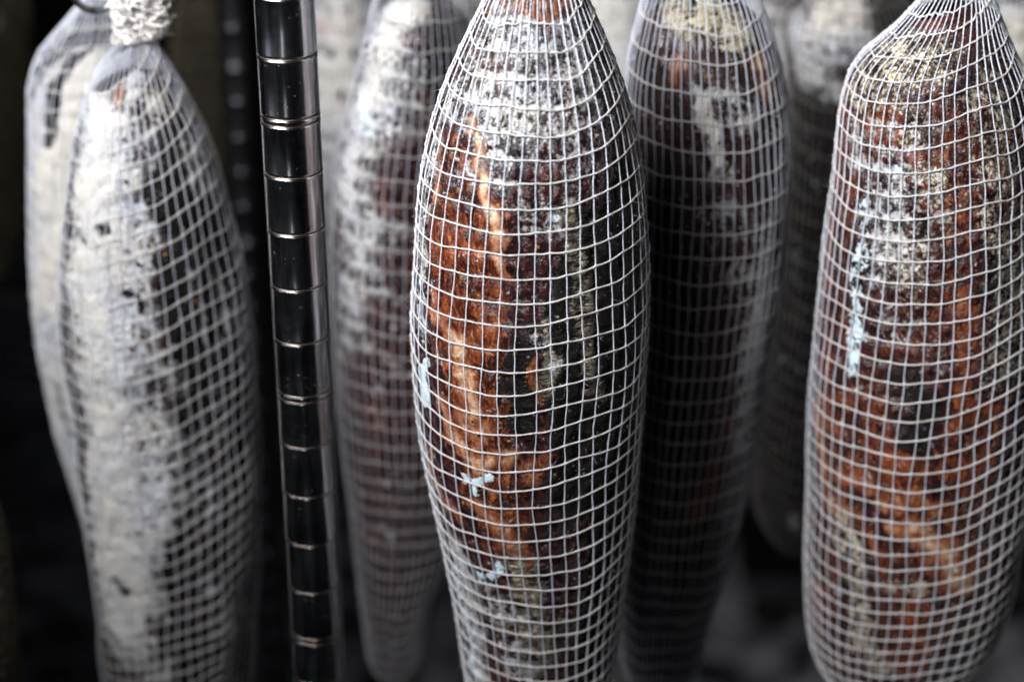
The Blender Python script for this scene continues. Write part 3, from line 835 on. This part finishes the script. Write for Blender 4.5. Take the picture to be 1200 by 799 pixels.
        pp, nn, _, _ = surf(t_line, sl, rr_ * 0.5 + 0.0003 * np.exp(-(nearw / 0.2) ** 2) + 0.0010 * crump * noise(cx_ * 8, sx_ * 8, b * 2.3))
        nb.tube(pp - bo, rr_ * (0.92 + 0.16 * np.exp(-(nearw / 0.15) ** 2) + 0.15 * noise(cx_ * 20, sx_ * 20, b * 1.9 + so)), sides, True, nn, 0)
    if fuzz:                                # loose cotton fibres standing off the threads
        rf = np.random.default_rng(seed + 99)
        for q in range(fuzz):
            if q % 2:
                t_, s_ = 2 * math.pi * rf.integers(n_warp) / n_warp, rf.uniform(0.03, total - 0.02)
            else:
                t_, s_ = rf.uniform(0, 2 * math.pi), float(np.interp(rf.integers(3, jn), vco, arc))
            if math.cos(t_) < -0.2:
                continue
            p1, n1_, _, _ = surf(np.array([t_]), np.array([s_]), rr_)
            d = rf.normal(size=3) * 0.6 + n1_[0] * 0.8
            e = rf.normal(size=3) * 0.5
            ln_ = rf.uniform(0.0006, 0.0019)
            nb.tube(np.array([p1[0], p1[0] + d * ln_ * 0.5, p1[0] + d * ln_ + e * ln_ * 0.5]) - bo, np.array([0.00006, 0.00005, 0.00002]), 3, False, None, 0)
    nb.build('netting', [rings_mat or RING, warp_mat or WARP], root)
    # ---- the tie at the top and the string it hangs by
    top = np.array([float(np.interp(zt, zz, cx_t)), Y0, float(zt)])
    if top_knot:
        kb = MB()
        for q in range(5):
            a = np.linspace(0, 2 * math.pi, 22, endpoint=False)
            w = float(r_t[-1]) + 0.0022
            kb.tube(np.stack([top[0] + w * np.cos(a), top[1] + w * np.sin(a), top[2] - 0.002 + q * 0.0017 + 0.0006 * np.sin(a + q)], -1) - bo,
                    0.0011, 6, True)
        zl = np.linspace(0, 0.14, 12)
        kb.tube(np.stack([top[0] + 0.002 * np.sin(zl * 30), top[1] + 0 * zl, top[2] + zl], -1) - bo, 0.0018, 6)
        kb.build('tie', [rings_mat or RING], root)
    Z_KNOT[key] = top
    tag(root, label, 'cured meat', group or 'netted cured meats hanging from the rack')
    return root


def ztab(key, frac):
    t = PROFILE[key][1]
    return t[0][0] + (t[-1][0] - t[0][0]) * frac


def zmeat(key, drop):
    """height a given drop below the tie"""
    return PROFILE[key][1][-1][0] - drop


make_meat('centre', 'sharp mahogany cured meat in white netting with amber fat, in the middle of the picture',
          44, 0.0087, zmeat('centre', 0.030), 0.055, (330, 420), 6, 1.35, white=0.12, dark=0.22, red=0.24, seed=3, tilt=0.003, fuzz=2600, bottom_dome=0.02)
make_meat('right', 'large pale and rust mottled cured meat in netting at the right edge',
          48, 0.0083, zmeat('right', 0.024), 0.045, (260, 320), 6, 1.0, white=0.10, dark=0.2, red=0.40, seed=5, tilt=0.010, fuzz=1200)
make_meat('behind_right', 'dark maroon netted cured meat hanging just right of and behind the sharp central one',
          52, 0.0112, zmeat('behind_right', 0.035), 0.06, (220, 260), 5, 0.9, white=0.12, dark=0.40, red=0.15, seed=8, bottom_dome=0.03)
make_meat('behind_left', 'cured meat with blue white mould between the chrome post and the sharp central one',
          46, 0.0105, zmeat('behind_left', 0.04), 0.06, (200, 240), 5, 0.8, white=0.14, dark=0.35, red=0.08, seed=12, thread=0.9, rings_mat=RING_MID, warp_mat=WARP_MID, bottom_dome=0.025)
make_meat('left', 'cured meat thick with white mould, knotted ruffle on top, hanging left of the chrome post',
          44, 0.0088, zmeat('left', 0.020), 0.07, (240, 300), 5, 0.9, white=0.16, dark=0.6, red=0.0, seed=21, thread=0.85, top_knot=False, tilt=0.014, lump=2.3, inset=1.2)
make_meat('left_back', 'creamy white mouldy cured meat half hidden behind the knotted one at far left',
          44, 0.0088, zmeat('left_back', 0.03), 0.05, (180, 220), 5, 0.7, white=0.75, dark=0.1, red=0.0, seed=25)
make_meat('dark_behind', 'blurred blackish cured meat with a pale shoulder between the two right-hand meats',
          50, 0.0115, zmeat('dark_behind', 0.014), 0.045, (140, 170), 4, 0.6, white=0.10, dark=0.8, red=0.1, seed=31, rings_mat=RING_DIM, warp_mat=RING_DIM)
make_meat('rear_a', 'blurred pale cured meat far behind, showing just right of the chrome post',
          46, 0.0115, zmeat('rear_a', 0.015), 0.045, (110, 130), 4, 0.5, white=0.55, red=0.5, dark=0.0, seed=35)
make_meat('rear_b', 'blurred cream topped cured meat showing through the gap right of the sharp central one',
          46, 0.0115, zmeat('rear_b', 0.015), 0.045, (110, 120), 4, 0.5, white=0.4, red=0.4, dark=0.0, seed=37)
make_meat('rear_c', 'blurred brown grey cured meat peeping out at top just left of the sharp central one',
          46, 0.0115, zmeat('rear_c', 0.015), 0.045, (110, 120), 4, 0.5, white=0.2, dark=0.5, seed=39, rings_mat=RING_OLD, warp_mat=WARP_OLD)
make_meat('rear_d', 'blurred pale grey cured meat at the very top between the maroon and blackish ones',
          46, 0.0115, zmeat('rear_d', 0.015), 0.045, (110, 120), 4, 0.5, white=0.2, seed=41, rings_mat=RING_OLD, warp_mat=WARP_OLD)
make_meat('rear_e', 'blurred cream patched cured meat behind the shoulder of the large right one, top corner',
          46, 0.0115, zmeat('rear_e', 0.015), 0.045, (110, 120), 4, 0.5, white=0.15, seed=43, rings_mat=RING_OLD, warp_mat=WARP_OLD)
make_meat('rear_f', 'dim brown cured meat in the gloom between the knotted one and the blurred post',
          46, 0.0115, zmeat('rear_f', 0.03), 0.05, (90, 110), 4, 0.45, white=0.0, dark=0.7, seed=51, rings_mat=OLIVE, warp_mat=OLIVE)  # rear_f and rear_g: blocked light put into near-black body and threads
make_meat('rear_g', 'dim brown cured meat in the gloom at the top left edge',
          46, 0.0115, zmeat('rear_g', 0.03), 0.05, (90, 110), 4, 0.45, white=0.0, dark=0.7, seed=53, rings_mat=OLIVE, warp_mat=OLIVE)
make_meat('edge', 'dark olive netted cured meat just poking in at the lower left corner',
          64, 0.0062, zmeat('edge', 0.012), 0.04, (120, 120), 5, 0.7, white=0.0, dark=0.8, seed=45, rings_mat=OLIVE, warp_mat=OLIVE, thread=0.8)  # its shade is painted as a dark body and dark threads

# ------------------------------------------------------------------ ruffled knot and steel hook of the left meat
kt = Z_KNOT['left']
root = [o for o in bpy.data.objects if o.name.startswith('cured_meat') and o.get('label', '').startswith('cured meat thick')][0]
bo = np.array(root.location)
rk = np.random.default_rng(5)
kb = MB()
for q in range(520):                      # crumpled loops of gathered net
    a = np.linspace(0, 1, 16)
    ang = rk.uniform(0, 2 * math.pi)
    ln = rk.uniform(0.005, 0.0125) + 0.006 * max(0, math.cos(ang)) * rk.uniform(0.2, 1)
    upz = rk.uniform(-0.008, 0.022)
    wv = rk.uniform(0.002, 0.005)
    d = np.array([math.cos(ang), math.sin(ang), 0])
    s_ = np.array([-math.sin(ang), math.cos(ang), 0])
    out = np.sin(a * math.pi)
    pts = kt + np.outer(out * ln, d) + np.outer(np.sin(a * 2 * math.pi) * wv, s_) + np.outer(out * upz + a * 0.004, [0, 0, 1.0])
    pts = pts + 0.0024 * np.stack([noise(pts[:, 0] * 300 + q, pts[:, 1] * 300, pts[:, 2] * 300), noise(pts[:, 0] * 300, pts[:, 1] * 300 + q, pts[:, 2] * 300),
                                   noise(pts[:, 0] * 300, pts[:, 1] * 300, pts[:, 2] * 300 + q)], -1)
    kb.tube(pts - bo, (0.00036 if q % 3 else 0.0006) * (1 + 0.3 * np.sin(a * 25 + q)), 6)
kb.build('ruffle', RING, root)
hk = MB()
a = np.linspace(math.pi * 1.02, math.pi * 2.35, 30)
hz = np.array([kt[0] - 0.018, kt[1] + 0.002, kt[2] + 0.019])
arcp = np.stack([hz[0] + 0.010 * np.cos(a), hz[1] + 0.004 * np.cos(a), hz[2] + 0.013 * np.sin(a)], -1)
stem = np.stack([np.full(8, arcp[0, 0]), np.full(8, arcp[0, 1]), np.linspace(hz[2] + 0.14, arcp[0, 2] + 0.006, 8)], -1)
hk.tube(np.concatenate([stem, arcp]), 0.0016, 8)
ho = hk.build('meat_hook', DARKSTEEL, origin=tuple(hz))
tag(ho, 'dark curved steel hook behind the white ruffled knot', 'hook')


# ------------------------------------------------------------------ chrome rack posts
def post_body(radius, z0, z1, grooves, gw=0.0006, gd=0.0005):
    b = MB()
    prof = [(0.0005, z0), (radius, z0)]
    for z in sorted(grooves):
        prof += [(radius, z - gw * 2.2), (radius + 0.00012, z - gw * 1.2), (radius - gd, z - gw * 0.55), (radius - gd, z + gw * 0.55),
                 (radius + 0.00012, z + gw * 1.2), (radius, z + gw * 2.2)]
    prof += [(radius, z1), (0.0005, z1)]
    b.lathe(prof, 96)
    return b


def rack_post(x, y, radius, step, z_double, z0, z1, label, group, ringmat, tubemat):
    gs = []
    n0 = int((z0 - z_double) / step) - 1
    n1 = int((z1 - z_double) / step) + 1
    for i in range(n0, n1 + 1):
        z = z_double + i * step
        if not (z0 + 0.01 < z < z1 - 0.01):
            continue
        gs.append(z)
        if i % 5 == 0:
            gs.append(z - 0.0028)
    root = empty('rack_post', (x, y, z0))
    tag(root, label, 'post', group)
    me_o = post_body(radius, 0.0, z1 - z0, [z - z0 for z in gs]).build('tube', tubemat, root)
    rb = MB()
    a = np.linspace(0, 2 * math.pi, 72, endpoint=False)
    rb.tube(np.stack([(radius - 0.00020) * np.cos(a), (radius - 0.00020) * np.sin(a), 0 * a], -1), 0.00024, 6, True)
    first = None
    for z in gs:
        if not (1.0 < z < 1.75):
            continue
        if first is None:
            first = rb.build('groove', ringmat, root)
            o = first
        else:
            o = first.copy()
            COL.objects.link(o)
        o.parent = root
        o.location = (0, 0, z - z0)
    return root


rack_post(-0.0885, 0.0, 0.01195, 0.02432, 1.4512, 0.06, 1.95, 'shiny chrome rack post with thin brass grooves standing left of centre', 'grooved chrome rack posts', BRASS, CHROME)
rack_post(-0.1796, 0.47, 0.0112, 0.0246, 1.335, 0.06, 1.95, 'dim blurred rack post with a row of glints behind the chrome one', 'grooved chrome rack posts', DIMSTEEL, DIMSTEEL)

# ------------------------------------------------------------------ far rack on the floor: caster, wire shelf, tray
def caster(x, y, label):
    root = empty('floor_dolly', (x, y, 0))
    tag(root, label, 'dolly')
    RUB = plain_material('black_rubber', (0.006, 0.006, 0.006), (0.015, 0.015, 0.015), 60, 0.6, 0.2, 0.001)
    wb = MB()
    prof = [(0.006, -0.014), (0.026, -0.014), (0.034, -0.011), (0.036, 0.0), (0.034, 0.011), (0.026, 0.014), (0.006, 0.014)]
    wb.lathe(prof, 40)
    w = wb.build('wheel', RUB, root)
    w.rotation_euler = (0, R(90), R(62))
    w.location = (0, 0, 0.0365)
    fb = MB()
    fb.box((-0.022, -0.012, 0.078), (0.022, 0.012, 0.083))
    fb.box((-0.022, -0.012, 0.032), (-0.018, 0.012, 0.0775))
    fb.box((0.018, -0.012, 0.032), (0.022, 0.012, 0.0775))
    f = fb.build('fork', DARKSTEEL, root, smooth=False)
    f.rotation_euler = (0, 0, R(62 - 90))
    sb = MB()
    sb.box((-0.05, -0.03, 0.0835), (0.5, 0.45, 0.11))
    sb.build('deck', DARKSTEEL, root, smooth=False)
    return root


caster(0.413, 1.80, 'low dark dolly with black wheel on the floor beyond the right meat')


def wire_shelf(x0, x1, y0, y1, z, label):
    root = empty('wire_shelf', (x0, y0, z))
    tag(root, label, 'shelf')
    b = MB()
    a = np.array([x0, y0, z])
    for (p, q) in (((x0, y0), (x1, y0)), ((x1, y0), (x1, y1)), ((x1, y1), (x0, y1)), ((x0, y1), (x0, y0))):
        for dz in (0, -0.03):
            t = np.linspace(0, 1, 3)[:, None]
            b.tube(np.array([[*p, z + dz]]) * (1 - t) + np.array([[*q, z + dz]]) * t - a, 0.004, 6)
    b.build('frame', DARKSTEEL, root)
    wb = MB()
    wb.tube(np.array([[0, 0, 0.0045], [(x1 - x0) / 2, 0, 0.0045], [x1 - x0, 0, 0.0045]]), 0.0022, 6)
    first = None
    n = int((y1 - y0) / 0.05)
    for i in range(1, n):
        o = first.copy() if first else wb.build('wire', DARKSTEEL, root)
        if first:
            COL.objects.link(o)
        first = first or o
        o.parent = root
        o.location = (0, i * (y1 - y0) / n, 0)
    return root


wire_shelf(-1.3, -0.42, 1.0, 1.5, 0.42, 'low dark wire shelf in the gloom at lower left')


def steel_tray(x, y, z, w, d, h, label):
    root = empty('steel_tray', (x, y, z))
    tag(root, label, 'tray')
    b = MB()
    b.box((-w / 2, -d / 2, 0), (w / 2, d / 2, 0.003))
    b.box((-w / 2, -d / 2, 0.003), (-w / 2 + 0.003, d / 2, h))
    b.box((w / 2 - 0.003, -d / 2, 0.003), (w / 2, d / 2, h))
    b.box((-w / 2 + 0.003, -d / 2, 0.003), (w / 2 - 0.003, -d / 2 + 0.003, h))
    b.box((-w / 2 + 0.003, d / 2 - 0.003, 0.003), (w / 2 - 0.003, d / 2, h))
    b.build('pan', DARKSTEEL, root, smooth=False)
    e = MB()
    e.tube(np.array([[-w / 2, -d / 2, h], [w / 2, -d / 2, h], [w / 2, d / 2, h], [-w / 2, d / 2, h]]), 0.006, 8, True)
    e.build('rim', DARKSTEEL, root)
    return root


wire_shelf(-1.3, -0.48, 1.12, 1.6, 0.80, 'upper dark wire shelf at the left edge holding a steel tray')
steel_tray(-0.66, 1.3, 0.807, 0.30, 0.26, 0.05, 'blurred bluish steel tray on the wire shelf at the left edge')
print('tris', sum(len(o.data.polygons) * 2 for o in bpy.data.objects if o.type == 'MESH'))
